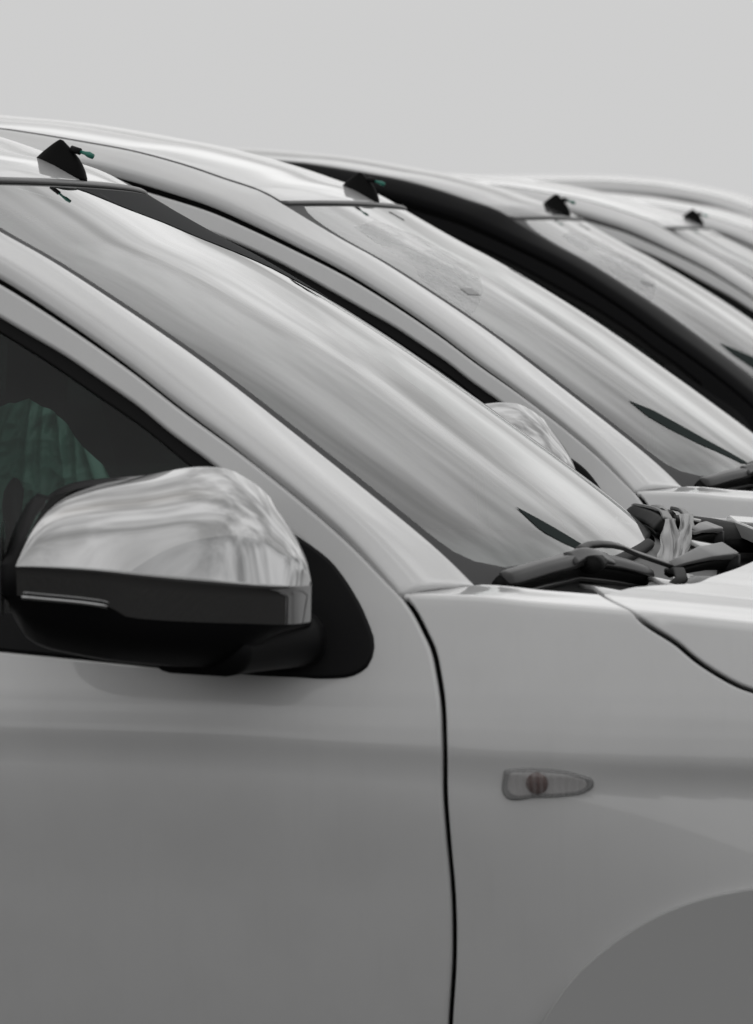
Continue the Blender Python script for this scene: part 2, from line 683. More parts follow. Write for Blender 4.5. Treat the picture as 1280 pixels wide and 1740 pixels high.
def glass_pt(z, q, o=0.0):
    """point of the windshield: height z of its near edge, q = -1 (near) .. 1 (far)"""
    t = (z - 1.1562) / (ZT - 1.1562)
    b_ = 1 - abs(q) ** 2.5
    return np.array([float(x_A1(z)) + (.13 - .055 * t) * b_, q * float(hA1(z)), z + .006 * t * b_])


def glass_n(z, q):
    e = 1e-3
    n = np.cross(glass_pt(z + e, q) - glass_pt(z - e, q), glass_pt(z, q + e) - glass_pt(z, q - e))
    n /= np.linalg.norm(n)
    return n if n[2] > 0 else -n


T_top = pchip([0, .05, .115, .155, .205, .275, .375, .475, .595, .875], [0, .0035, .0075, .017, .0175, .0175, .021, .025, .029, .033])


def Qside(x, z):
    return np.stack([x, -S(x, z), z], -1)


def Qwing(x, t):
    """fender side (t < 0: below the shoulder edge) and top (t > 0: inward over wing and hood)"""
    k = .0032
    ze = zedge(x)
    he = S(x, ze)
    tt = np.where(t > he, 2 * he - t, t)
    s = k * np.logaddexp(0, tt / k)
    tp = tt - s
    h = S(x, ze + tp) - s
    z = ze + tp + T_top(s) * np.where(s > .16, 1, .2 + .8 * np.clip(x / .19, 0, 1))
    y = np.where(t > he, h, -h)
    return np.stack([x, y, z], -1)


def build_car():
    car = empty('parked_car')
    # --- roof pillar and rail (one pressing from the foot of the A-pillar to the tail)
    ns = 110
    k = (np.linspace(0, 1, ns)) ** 1.35
    xa = .0011 - k * 2.95
    xb = -.0645 - k * 2.885
    rows = []
    for i in range(ns):
        za = float(z_A1(xa[i]))
        zb = float(z_A2(xb[i])) + .0110 * min(1, (i + 6) / 14)
        pa = np.array([xa[i], -float(hA1(za)), za])
        pb = np.array([xb[i], -float(S(xb[i], zb)), zb])
        d = pa - pb
        tan = np.array([xa[max(i - 1, 0)] - xa[min(i + 1, ns - 1)], 0, float(z_A1(xa[max(i - 1, 0)]) - z_A1(xa[min(i + 1, ns - 1)]))])
        n = np.cross(tan, d)
        n /= np.linalg.norm(n)
        if n[1] > 0:
            n = -n
        row = []
        for q in np.linspace(0, 1, 14):
            bul = .013 * (1 - (1 - min(q / .22, 1)) ** 2.5) * (1 - .75 * max(0, (q - .2) / .8) ** 2.0)
            row.append(pb + d * q + n * bul)
        rows.append(row)
    rows = np.array(rows)
    # sign of the outward normal for the fold
    a = rows[1, 5] - rows[0, 5]
    b_ = rows[0, 6] - rows[0, 5]
    sg = 1 if np.cross(a, b_)[1] < 0 else -1
    pil = grid('roof_pillar', rolled(rows, .008, .03, 'tlr', sg), 'paint', car, flip=(sg < 0))
    mirror_of(pil)

    gk = [(x, -float(S(x, z_A2(x))) + .020, float(z_A2(x)) + .001) for x in np.linspace(-2.9, -.075, 90)]
    gs = sweep('door_gasket', gk + [(x - .001, -float(S(x, z)) + .022, z) for x, z in [(-.045, 1.1337), (-.0185, 1.0894), (-.0022, 1.03), (.0043, .90), (.0137, .75), (.0053, .59), (-.01, .32)]],
               rprof(.018, .024, .2, 1), 'void', car, up=(0, -1, 0))
    mirror_of(gs)
    dt = [(x, -float(hA1(z_A1(x))) + .012, float(z_A1(x)) + .0025) for x in np.linspace(-2.9, -.815, 70)]
    ds = sweep('drip_moulding', dt, rprof(.010, .007, .3, 2), 'seal_grey', car)
    mirror_of(ds)

    # --- roof
    rr = []
    xs = np.concatenate([np.linspace(-.829, -1.2, 24), np.linspace(-1.23, -2.93, 30)])
    for x in xs:
        zd = float(z_A1(x)) + .004 * float(sst(-.829, -.88, x)) - .002
        h = float(hA1(zd)) - .024
        w = math.exp(-((-.823 - x) / .35))
        rr.append([(x + (.080 * w) * (1 - abs(q) ** 2.5), q * h, zd + (.010 + .030 * (1 - w)) * (1 - q * q) ** .9) for q in np.linspace(-1, 1, 41)])
    roof = grid('roof', rolled(rr, .004, .012, 'tlr', -1), 'paint', car, flip=True)
    # --- windshield, its black border and top seal
    zs = np.linspace(1.156, ZT, 40)
    qs = np.linspace(-1, 1, 61)
    ws = grid('windshield', [[glass_pt(z, q) for q in qs] for z in zs], 'windshield_glass', car, flip=True)

    def qe(z):
        return -.966 + .30 * math.exp(-(z - 1.160) / .0125) + .10 * math.exp(-(ZT - z) / .02)
    for sgn in (-1, 1):
        bv, bf = [], []
        for z in zs:
            for f in (0, .5, 1):
                q = sgn * (1 - f * (1 + min(qe(z), -.55)))
                bv.append(glass_pt(z, q) + glass_n(z, q) * .0008)
        for i in range(len(zs) - 1):
            for j in range(2):
                a = i * 3 + j
                bf.append((a, a + 1, a + 4, a + 3))
        new_obj('windshield_border', bv, bf, 'border', ws)
    grid('windshield_border', [[glass_pt(z, q) + glass_n(z, q) * .0006 for q in np.linspace(-.98, -.42, 40)] for z in np.linspace(1.150, 1.172, 4)], 'border', ws)
    sweep('glass_edge', [glass_pt(1.153, q) - np.array([0, 0, .002]) for q in np.linspace(-.5, .22, 24)], rprof(.018, .016, .4), 'black_rubber', ws, up=(.5, 0, .86))
    path = [glass_pt(ZT + .002, q) + np.array([-.004, 0, .003]) for q in np.linspace(-.985, .985, 50)]
    path += [glass_pt(ZT - .004, .995), glass_pt(ZT - .02, 1.0)]
    sweep('windshield_seal', path, rprof(.012, .010, .4, 3), 'seal_grey', car, up=(.5, 0, .86))
    tp = [glass_pt(z, -.02) + glass_n(z, -.02) * .0005 for z in (ZT - .010, ZT - .018, ZT - .028)]
    sweep('sensor_tab', tp, rprof(.007, .001, .3), 'black_rubber', ws, up=(.5, 0, .86))

    # --- fender
    gap = spl([(-.0668, 1.1598), (-.045, 1.1337), (-.0293, 1.1084), (-.0185, 1.0894), (-.0074, 1.0524), (-.0022, 1.03), (.0035, .9692),
               (.0043, .8997), (.0079, .845), (.0137, .7503), (.0123, .6712), (.0053, .5916), (-.004, .45), (-.01, .32)], .01)
    hood_gap_top = [(.187, .115), (.215, .055), (.236, .018), (.2475, 0)]
    hood_gap_side = spl([(.2475, 1.1400), (.2919, 1.1117), (.3327, 1.0797), (.3621, 1.062), (.3917, 1.0478), (.4071, 1.043), (.5, 1.030), (.7, 1.012), (1.06, .985)], .012)
    hs = [(x, z - float(zedge(x))) for x, z in hood_gap_side]
    full_gap = spl(hood_gap_top + hs[6:], .008)
    ow, orad = (.70, .34), .345
    arch = [(ow[0] + orad * math.cos(a), ow[1] + orad * math.sin(a)) for a in np.linspace(math.pi, 0, 40)]
    o = []
    for x, z in gap[::1]:
        o.append((x + .0032, min(z - float(zedge(x)), -.006)))
    o = [(o[0][0], .004)] + o
    o += [(.0, .30 - float(zedge(0)))]
    o += [(x, z - float(zedge(x))) for x, z in [(arch[0][0], .30)] + arch + [(arch[-1][0], .30), (1.06, .32)]]
    o += [(1.06, .98 - float(zedge(1.06)))]
    fg = [(x - .001 - .0022 * (1 if t < 0 else .2), t - .0022) for x, t in full_gap][::-1]
    o += fg
    o += [(.15, .118), (.10, .124), (.05, .132), (.018, .138), (.004, .128), (-.02, .075), (-.045, .03)]
    fen = panel('fender', o, Qwing, (0, -1, .3), 'paint', car, sp=(.018, .006), r=.0035)
    mirror_of(fen)

    # wheel-arch flare
    arc = spl([(.085, .36), (.088, .45), (.105, .535), (.1328, .5967), (.1745, .6591), (.2283, .7098), (.284, .747), (.3394, .7715), (.4098, .7895), (.5, .803), (.63, .808),
               (.76, .803), (.85, .7895), (.92, .7715), (.976, .747), (1.03, .7098)], .012)
    Qfl = lambda x, z: np.stack([x, -(np.maximum(S(x, .79), .93) + .014 - .03 * (.81 - z)) + 0 * z, z], -1)
    fo = arc + [(1.05, .60), (1.05, .36)] + [(p[0], p[1]) for p in arch[::-1]]
    fl = panel('wheel_arch_flare', fo, Qfl, (0, -1, 0), 'flare', car, sp=(.03, .03), r=.0015, depth=.03)
    mirror_of(fl)

    # --- hood
    rear = [(.187, .115), (.224, .155), (.248, .205), (.287, .275), (.305, .375), (.325, .475), (.341, .595), (.352, .73)]
    HE = float(S(.3, zedge(.3)))
    rear_c = spl(rear + [(.355, HE)], .01)
    far = [(x, 2 * float(S(x, zedge(x))) - t) for x, t in rear_c][::-1]
    near_g = [(x + .0012, t + .0022) for x, t in full_gap]
    far_g = [(x + .0012, 2 * float(S(x, zedge(x))) - t - .0022) for x, t in full_gap]
    ho = near_g + [(1.05, float(full_gap[-1][1]) + .03)] + [(1.13 - .05 * abs(q), HE + q * HE) for q in np.linspace(-.9, .9, 12)]
    ho += [(1.05, 2 * HE - float(full_gap[-1][1]) - .03)] + far_g[::-1] + far[:-1][0:] + rear_c[::-1][1:-1]
    hood = panel('hood', ho, Qwing, (0, -.3, 1), 'paint', car, sp=(.022, .012), r=.0035, depth=.02)

    # --- door
    belt = [(-1.24, 1.112), (-.9, 1.094), (-.6101, 1.0743), (-.4446, 1.0624), (-.34, 1.054)]
    Bu = spl([(-.27, 1.272), (-.3362, 1.3227), (-.406, 1.3697), (-.4421, 1.3967), (-.5044, 1.4365), (-.5546, 1.4674), (-.6134, 1.4989), (-.6534, 1.5203), (-.837, 1.6128), (-.946, 1.655), (-1.1, 1.693), (-1.24, 1.712)], .012)
    a2 = [(x, float(z_A2(x)) - .0045) for x in np.linspace(-1.24, -.085, 80)]
    d = a2 + [(-.0735, 1.1625)] + [(x - .0032, z) for x, z in gap[1:]] + [(-.01, .30), (-1.24, .30)]
    d += belt + [(-.305, 1.058), (-.262, 1.15)] + Bu
    door = panel('door', d, Qside, (0, -1, 0), 'paint', car, sp=(.02, .006), r=.0065, depth=.022)
    mirror_of(door)
    Qin = lambda o_: (lambda x, z: np.stack([x, -(S0(z) - o_), z], -1))
    Bi = spl([(-.25, 1.232), (-.3665, 1.3170), (-.4403, 1.371), (-.5188, 1.42), (-.5851, 1.4608), (-.6513, 1.4979), (-.83, 1.592), (-.946, 1.637), (-1.1, 1.675), (-1.22, 1.694)], .012)
    so = [(-1.24, 1.10)] + Bu[::-1] + [(-.20, 1.205), (-.23, 1.20)] + Bi + [(-1.22, 1.11)]
    sl = panel('window_seal', so, Qin(.010), (0, -1, 0), 'black_rubber', door, sp=(.02, .02), r=.003, depth=.01)
    wi = Bi + [(-1.22, 1.06), (-.24, 1.03)]
    win = panel('door_window', wi, Qin(.020), (0, -1, 0), 'side_glass', door, sp=(.03, .03), r=.001, depth=.001)
    bm_ = belt + [(-.31, 1.053), (-.31, 1.108), (-.4446, 1.112), (-.6101, 1.125), (-.9, 1.15), (-1.24, 1.17)]
    bl = panel('belt_moulding', bm_, Qside, (0, -1, 0), 'black_plastic', door, sp=(.03, .02), r=.003, depth=.02, off=.002)
    sa = spl([(-.42, 1.0606), (-.3303, 1.0533), (-.2494, 1.0474), (-.2013, 1.0464), (-.1534, 1.0456), (-.1219, 1.0500), (-.1035, 1.062), (-.096, 1.0879), (-.1095, 1.125),
              (-.1324, 1.161), (-.1674, 1.2003), (-.1945, 1.2192), (-.2138, 1.2306), (-.30, 1.286), (-.345, 1.32)], .01) + [(-.385, 1.318), (-.43, 1.15)]
    sail = panel('mirror_mount', sa, Qside, (0, -1, 0), 'black_plastic', car, sp=(.02, .02), r=.006, depth=.02, off=.005)
    for x in (win, sl, bl, sail):
        mirror_of(x)
    dh = sweep('door_handle', [(-1.16, -.972, .992), (-1.13, -.985, .991), (-1.06, -.986, .990), (-1.03, -.972, .989)], rprof(.02, .028, .4), 'paint', door)

    # --- rear half of the body (mostly outside the picture)
    rd = [(-1.246, .30), (-2.95, .30), (-3.0, .9), (-2.98, 1.13), (-2.2, 1.13), (-1.246, 1.112)]
    rp = panel('rear_door', rd, Qside, (0, -1, 0), 'paint', car, sp=(.05, .012), r=.005, depth=.02)
    rw = [(-1.246, 1.112), (-2.2, 1.13), (-2.95, 1.13)] + [(x, float(z_A2(x)) - .006) for x in np.linspace(-2.93, -1.246, 30)]
    rg = panel('rear_side_window', rw, Qin(.008), (0, -1, 0), 'side_glass', car, sp=(.06, .03), r=.003, depth=.01)
    mirror_of(rp)
    mirror_of(rg)
    bp_ = [(-1.20, 1.09), (-1.33, 1.09)] + [(x, float(z_A2(x)) - .01) for x in (-1.36, -1.30, -1.25)]
    bpil = panel('door_pillar', bp_, Qin(.006), (0, -1, 0), 'black_plastic', car, sp=(.03, .03), r=.003, depth=.03)
    mirror_of(bpil)
    tg_ = [[(-2.97 - .10 * (1 - q * q), q * (.91 if z < 1.13 else float(S0(z))), z) for q in np.linspace(-1, 1, 13)] for z in (.35, .6, .9, 1.12)]
    grid('tailgate', tg_, 'paint', car)
    tw = [[(-2.94 - .10 * (1 - q * q) + .12 * (1.86 - z) * -.3, q * float(S0(z)) * .98, z) for q in np.linspace(-1, 1, 13)] for z in (1.12, 1.4, 1.83)]
    grid('rear_window', tw, 'side_glass', car)

    # --- nose
    fs = [[(1.09 + .20 * (1 - abs(q) ** 2.2) - .05 * max(0, z - .8), q * (.955 - .02 * (z - .6)), z) for q in np.linspace(-1, 1, 25)] for z in np.linspace(.30, 1.0, 12)]
    grid('front_bumper', rolled(fs, .01, .05, 'tblr', -1), 'paint', car)
    for sg in (-1, 1):
        hl = [[(1.10 + .20 * (1 - abs(q) ** 2.2) + .006 - .05 * max(0, z - .8), q * .955, z) for q in np.linspace(sg * .60, sg * .97, 8)] for z in np.linspace(.80, .955, 5)]
        grid('headlight', rolled(hl, .01, .03, 'tblr', -sg), 'lens_solid', car)
    gr = [[(1.105 + .20 * (1 - abs(q) ** 2.2) - .05 * max(0, z - .8), q * .95, z) for q in np.linspace(-.56, .56, 12)] for z in np.linspace(.62, .94, 5)]
    grid('grille', gr, 'black_plastic', car)
    # --- structure inside
    sh = [[(x, -float(S0(z)) + .05, z) for x in np.linspace(-2.9, -.02, 12)] for z in (.28, .6, .9, 1.04)]
    s1 = grid('inner_sill', sh, 'void', car)
    mirror_of(s1)
    sf = [[(x, -.79, z) for x in (-.06, .2)] for z in (.28, .7, 1.05)]
    s2 = grid('inner_wing', sf, 'void', car)
    mirror_of(s2)
    bh = [[(.10 if z < 1.0 else .06, y, z) for y in np.linspace(-.80, .80, 5)] for z in (.28, .7, 1.08)]
    grid('bulkhead', bh, 'void', car)
    eb = [[(x, y, .98) for x in (.06, .6, 1.1)] for y in (-.80, 0, .80)]
    grid('engine_cover', eb, 'void', car)
    fl_ = [[(x, y, .30) for x in (-2.9, 1.1)] for y in (-.86, .86)]
    grid('floor_pan', fl_, 'cabin', car)
    # dashboard, headlining, seats, steering wheel
    db = []
    for y in np.linspace(-.76, .76, 17):
        cx_ = .10 * (1 - (y / .76) ** 2)
        db.append([(-.02 + cx_, y, 1.120), (-.18 + cx_, y, 1.128), (-.40 + cx_ * .5, y, 1.125), (-.47, y, 1.10), (-.50, y, 1.04), (-.46, y, .80), (-.40, y, .45)])
    grid('dashboard', db, 'cabin', car)
    hlx = np.linspace(-.86, -2.9, 14)
    grid('headlining', [[(x, q * (float(hA1(z_A1(x))) - .02), float(z_A1(x)) - .045 + .03 * (1 - q * q)) for q in np.linspace(-1, 1, 9)] for x in hlx], 'headlining', car)
    for y in (-.37, .37):
        st = rbox('seat', (-1.05, y, .80), (.52, .50, .16), 'cabin', car)
        bk = rbox('seat_back', (-1.36, y, 1.10), (.16, .50, .62), 'cabin', st, rot=.25)
        rbox('headrest', (-1.47, y, 1.50), (.10, .27, .17), 'cabin', st, rot=.2)
    rbox('rear_bench', (-2.2, 0, 1.0), (.22, 1.3, .75), 'cabin', car, rot=.2)
    swc = np.array([-.66, -.37, 1.10])
    ring = [swc + .185 * (math.cos(a) * np.array([0, 1, 0]) + math.sin(a) * np.array([-.42, 0, .907])) for a in np.linspace(0, 2 * math.pi, 33)]
    sw = sweep('steering_wheel', ring, circ(.015, 8), 'black_plastic', car, up=(.907, 0, .42))
    rbox('wheel_hub', tuple(swc), (.05, .30, .10), 'black_plastic', sw, rot=-.4)

    # --- cowl between glass and hood
    cw = []
    for q in np.linspace(-1.12, 1.12, 49):
        qq = max(-1, min(1, q))
        g0 = glass_pt(1.150, qq) + np.array([.0, math.copysign(.0, q), -.004])
        g0[1] = q * .72
        hyy = min(abs(g0[1]), .80)
        xr = float(np.interp(hyy, [0, .28, .4, .5, .6, .67, .72, .76, .82], [.36, .35, .335, .315, .297, .258, .234, .19, .14]))
        zr = float(zedge(xr)) - .028
        r_ = []
        for f in np.linspace(0, 1, 9):
            x = g0[0] + (xr + .03 - g0[0]) * f
            z = g0[2] * (1 - f) + zr * f - .030 * math.sin(math.pi * min(1, f * 1.0)) + .004 * math.sin(f * 22)
            r_.append((x, g0[1], z))
        cw.append(r_)
    cowl = grid('cowl_panel', cw, 'cowl', car, flip=False)
    # bonnet rubber lying along the rear edge of the engine bay, drain hose and bracket at the far end
    sweep('hood_gasket', [(.232, -.40, 1.128), (.243, -.33, 1.137), (.228, -.24, 1.142), (.205, -.16, 1.135)], rprof(.018, .010, .4), 'black_rubber', cowl)
    for y0, x0 in ((.30, .20), (-.60, .17)):
        sweep('wing_stay', [(x0 - .03, y0 + .10, 1.135), (x0, y0 + .04, 1.138), (x0 + .03, y0 - .03, 1.130)], rprof(.05, .008, .3), 'paint', cowl, up=(.2, 0, 1))
    sweep('wing_stay', [(.20, -.24, 1.124), (.225, -.31, 1.130), (.255, -.40, 1.128)], rprof(.055, .008, .3), 'paint', cowl, up=(.2, 0, 1))
    sweep('drain_hose', [(.23, -.30, 1.10), (.25, -.22, 1.118), (.27, -.17, 1.115), (.29, -.18, 1.09)], circ(.016, 10), 'arm_grey', cowl)
    sweep('hinge_cover', [(.05, .66, 1.150), (.12, .64, 1.152), (.17, .62, 1.148), (.21, .60, 1.140), (.25, .50, 1.125)], rprof(.07, .024, .3), 'black_rubber', cowl)
    for x in (.158, .185):
        sweep('clip', [(x - .008, .575, 1.1655 - (x - .15) * .35), (x + .008, .575, 1.163 - (x - .15) * .35)], rprof(.02, .004, .3), 'white_clip', cowl)

    # --- wipers
    def wiper(pts_q, armp, headp, nm='wiper'):
        w = empty(nm)
        w.parent = car
        qa = np.linspace(0, 1, 36)
        qs_ = np.interp(qa, np.linspace(0, 1, len(pts_q)), [p[0] for p in pts_q])
        zs_ = np.interp(qa, np.linspace(0, 1, len(pts_q)), [p[1] for p in pts_q])
        spine, rub, blk, sc = [], [], [], []
        for a, q, z in zip(qa, qs_, zs_):
            p = glass_pt(z, q)
            n = glass_n(z, q)
            lift = .028 + .006 * math.sin(a * math.pi)
            spine.append(p + n * lift)
            rub.append(p + n * .010)
            blk.append(p + n * .018)
            e = min(1, .8 + a * 5, .7 + (1 - a) * 5)
            sc.append((e, e))
        up = [glass_n(z, q) for q, z in zip(qs_, zs_)]
        prof = [(-.0150, .001), (-.0120, .0050), (-.004, .0090), (0, .0100), (.004, .0090), (.0120, .0045), (.0150, .001)]
        sweep('spoiler', spine, prof, 'wiper_black', w, up=up, scale=sc)
        sweep('blade_carrier', blk, rprof(.0285, .026, .25), 'black_rubber', w, up=up, scale=sc)
        sweep('rubber_blade', rub, rprof(.010, .018, .35), 'black_rubber', w, up=up)
        sweep('blade_rail', [p - n_ * .006 + np.array([.012, 0, -.004]) for p, n_ in zip(rub, up)], rprof(.014, .008, .4), 'wiper_black', w, up=up)
        # raised adapter in the middle of the blade
        i0, i1 = int(36 * .40), int(36 * .72)
        ad = spine[i0:i1]
        hh = [(1.0, .5 + .9 * math.sin(math.pi * j / (len(ad) - 1)) ** 1.5) for j in range(len(ad))]
        sweep('adapter', [p + u_ * .006 for p, u_ in zip(ad, up[i0:i1])], rprof(.024, .012, .45), 'wiper_black', w, up=up[i0:i1], scale=hh)
        md = spine[int(36 * .55)]
        sweep('connector', [md + np.array([.010, -.034, -.006]), md + np.array([.010, .020, -.006])], [(.017 * math.cos(t_), .013 * math.sin(t_)) for t_ in np.linspace(0, 2 * math.pi, 15)[:-1]], 'black_rubber', w)
        arm = sweep('wiper_arm', spl(armp, .02), rprof(.013, .007, .3), 'wiper_black', w, up=(.35, -.25, .9))
        hd = np.array(headp['path'])
        sweep('arm_underside', hd - np.array([.004, -.004, .013]), rprof(.92, .9, .18, 2), 'black_rubber', w, up=headp['up'], scale=headp['scale'])
        sweep('arm_head', hd, rprof(1, .5, .18, 2), 'arm_grey', w, up=headp['up'], scale=headp['scale'])
        sweep('pivot_cap', [hd[-1] + np.array([0, 0, -.05]), hd[-1] + np.array([0, 0, -.006])], circ(.018, 12), 'black_plastic', w, up=(1, 0, 0))
        return w
    armp = [(.100, -.395, 1.180), (.112, -.36, 1.187), (.1405, -.33, 1.1855), (.167, -.27, 1.169), (.2095, -.195, 1.146)]
    hp = [(.2095, -.195, 1.146), (.225, -.165, 1.151), (.250, -.11, 1.1575), (.281, -.05, 1.158)]
    wiper([(-.965, 1.143), (-.82, 1.148), (-.65, 1.151), (-.5, 1.137), (-.34, 1.118)], armp,
          dict(path=hp, up=(.25, -.45, .85), scale=[(.013, .010), (.018, .012), (.030, .018), (.036, .026)]))
    armf = [(.120, .58, 1.180), (.138, .54, 1.180), (.150, .50, 1.175), (.165, .43, 1.166), (.176, .365, 1.157)]
    hpf = [(.176, .36, 1.156), (.184, .385, 1.159), (.193, .415, 1.160), (.202, .45, 1.158)]
    wiper([(.52, 1.146), (.6, 1.148), (.72, 1.148), (.84, 1.148), (.96, 1.150)], armf,
          dict(path=hpf, up=(.25, -.2, .9), scale=[(.013, .010), (.018, .012), (.028, .018), (.034, .024)]))

    # --- wing mirror
    mv = np.array([.97, .243, 0])
    nv = np.array([.243, -.97, 0])
    p0 = np.array([-.3, -1.06, 0])
    MP = lambda a, z, dd: p0 + mv * a + nv * dd + np.array([0, 0, z])
    mt = pchip([-.2300, -.2282, -.2212, -.2066, -.1899, -.1671, -.1308, -.0627, -.0096, .0086, .0382, .0655, .092, .1148, .133, .1444, .1486],
               [1.209, 1.211, 1.2376, 1.2717, 1.2907, 1.3043, 1.3125, 1.3199, 1.3292, 1.3305, 1.3285, 1.3158, 1.2959, 1.2639, 1.2344, 1.2073, 1.1867])
    _mx = np.linspace(-.25, .15, 401)
    _my = mt(_mx)
    _k = np.exp(-np.linspace(-2, 2, 25) ** 2)
    _my = np.convolve(np.pad(_my, 12, mode='edge'), _k / _k.sum(), mode='valid')
    _w = sst(-.215, -.17, _mx) * (1 - sst(.12, .14, _mx))
    _my = _my * _w + mt(_mx) * (1 - _w)
    mt = lambda a: np.interp(a, _mx, _my)
    mc = pchip([-.2482, -.1389, -.01, .1192, .1486], [1.2120, 1.2053, 1.1911, 1.1805, 1.1798])
    mb = pchip([-.2482, -.2208, -.1164, -.1050, -.0899, -.06, -.0102, .0651, .1283, .1486], [1.1745, 1.1714, 1.1603, 1.155, 1.1457, 1.1415, 1.1384, 1.1351, 1.1313, 1.1313])
    mu = pchip([-.2482, -.2377, -.2227, -.1963, -.1622, -.1016, .0048, .0352, .0733, .1038, .1486], [1.168, 1.1387, 1.1119, 1.0965, 1.0887, 1.0785, 1.0688, 1.0663, 1.0838, 1.1066, 1.119])

    def D(a):
        return .085 * (1 - np.clip((a + .02) / .172, 0, 1) ** 3.2) ** .62 - .012 * np.clip((-.08 - a) / .15, 0, 1) ** 2
    cap = []
    amax = .1486
    aa = np.concatenate([np.linspace(-.2285, -.19, 8), np.linspace(-.18, .09, 22), amax - .058 * np.linspace(1, 0, 14)[1:] ** 1.8])
    for a in aa:
        zt, zc, zb = float(mt(a)), float(mc(a)), float(mb(a))
        zt = max(zt, zc + .002)
        dd = float(D(a))
        H = zt - zc
        row = []
        for f in np.linspace(1, 0, 22):
            fl2 = 1 - (1 - f) ** 1.3 if f > .5 else f
            f2 = f
            dep = dd - (dd + .055) * (.30 * f2 + .04 * f2 ** 2 + .66 * f2 ** 6.5) * min(1, H / .10)
            row.append(MP(a, zc + H * f2, dep))
        for f in np.linspace(.02, 1, 9):
            row.append(MP(a, zc + (zb - zc) * f, dd - .004 * min(1, f * 8) - .020 * f))
        cap.append(row)
    cap = np.array(cap)
    a_, b2 = cap[11, 10] - cap[10, 10], cap[10, 11] - cap[10, 10]
    sg = 1 if np.cross(a_, b2)[1] < 0 else -1
    hous = []
    for a in np.linspace(-.2482, .150, 30):
        ap = min(a + .0, amax)
        zt = float(mt(max(a + .018, -.2275))) - .004 if a < -.2 else float(mt(min(a, amax))) - .004
        zt = max(zt + float(np.interp(a, [-.25, -.19, -.02, .03], [.009, .008, 0, -.012])), float(mb(a)) + .02)
        zb = float(mu(a))
        dd = float(D(min(max(a, -.228), amax))) - .022
        zc = float(mc(a))
        hous.append([MP(a, zt, -.075), MP(a, zt, -.05), MP(a, zt - .006, -.03), MP(a, zt - (zt - zc) * .5, max(dd - .03, -.02)), MP(a, zc, max(dd, -.02)), MP(a, float(mb(a)) - .002, max(dd - .004, -.024)),
                     MP(a, float(mb(a)) * .5 + zb * .5, max(dd - .022, -.04)), MP(a, zb + .006, max(dd - .055, -.05)), MP(a, zb, max(dd - .085, -.065)), MP(a, zb, -.085)])
    mirror = grid('wing_mirror', hous, 'black_plastic', car, wrap=True, caps=True, flip=True)
    chrome = grid('mirror_cap', cap, 'chrome', mirror, flip=(sg < 0))
    gl_ = [MP(-.2492, float(mc(-.24)) + dz, dd) for dz, dd in ((.05, -.06), (.05, .02), (-.02, .05), (-.07, .03), (-.07, -.05))]
    new_obj('mirror_glass', gl_, [(0, 1, 2, 3, 4)], 'bare_steel', mirror, False)
    # chrome strip along the lower lip and arm to the door
    sweep('mirror_lip', [MP(a, float(mb(a)) - .001, float(D(a)) - .019) for a in np.linspace(-.222, -.113, 12)], rprof(.004, .005, .4), 'chrome', mirror)
    ft = []
    for f in np.linspace(0, 1, 12):
        c0 = MP(-.03 + .10 * 0, 1.098, -.02)
        x = -.30 + .055 * f
        y = -1.055 + .155 * f
        ft.append((x, y, 1.098 + .002 * f))
    sweep('mirror_arm', ft, rprof(.15, .070, .45, 4), 'black_plastic', mirror, scale=[(1 + .25 * f, 1 + .12 * f * f) for f in np.linspace(0, 1, 12)])
    mm = mirror_of(mirror)
    mcp = mirror_of(chrome)
    mcp.parent = mm

    # --- side indicator
    ind = spl([(.0823, .9320), (.0823, .900), (.0850, .8970), (.125, .8975), (.1642, .9002), (.190, .9060), (.2005, .914), (.2005, .9225), (.1834, .9300), (.1329, .9371), (.086, .9350)], .005)
    ih = panel('side_indicator', ind, Qside, (0, -1, 0), 'indicator_housing', car, sp=(.01, .006), r=.003, depth=.01, off=.003, est=.005)
    cxy = np.array([.138, .916])
    isr = [tuple(cxy + (np.array(p) - cxy) * np.array([.86, .74])) for p in ind]
    panel('reflector', isr, Qside, (0, -1, 0), 'reflector', ih, sp=(.01, .006), r=.001, depth=.001, off=.0037, est=.005)
    bx_, bz_ = .127, .917
    bulb = [[(bx_ + rr_ * math.cos(a), -float(S(bx_, bz_)) - .0042 - yy, bz_ + rr_ * math.sin(a)) for a in np.linspace(0, 2 * math.pi, 17)[:-1]] for rr_, yy in ((.0150, 0), (.0135, .003), (.008, .0055), (.001, .006))]
    grid('bulb', bulb, 'amber_bulb', ih, wrap=True, flip=True)
    ln = [tuple(cxy + (np.array(p) - cxy) * np.array([.97, .93])) for p in ind]

    def Qlens(x, z):
        e = np.clip(1 - ((x - .142) / .064) ** 4, 0, 1) * np.clip(1 - ((z - .916) / .021) ** 4, 0, 1)
        return np.stack([x, -(S(x, z) + .004 + .007 * e), z], -1)
    panel('lens', ln, Qlens, (0, -1, 0), 'lens', ih, sp=(.005, .004), r=.001, depth=.003, off=0, est=.005)

    # --- roof antenna base with its green tag
    rows = []
    bx0, bz0, bx1, bz1 = -.828, 1.7535, -.742, 1.7225
    lev = [(0, 0, 1, 1), (.10, .02, 1.0, .97), (.28, .10, .975, .80), (.45, .18, .93, .62), (.62, .27, .86, .46), (.80, .37, .74, .32), (.93, .45, .62, .2), (1.0, .50, .56, .1)]
    for tt, l, r_, wv in lev:
        ring = []
        for i in range(20):
            a = 2 * math.pi * i / 20
            ca, sa = math.cos(a), math.sin(a)
            sx = math.copysign(abs(ca) ** .7, ca)
            sy = math.copysign(abs(sa) ** .8, sa)
            f = (l + r_) / 2 + (r_ - l) / 2 * sx
            wid = .024 * wv * (1 if sx < 0 else 1)
            x = bx0 + (bx1 - bx0) * f
            zbase = bz0 + (bz1 - bz0) * f
            ring.append((x, wid * sy, zbase + tt * .0515))
        rows.append(ring)
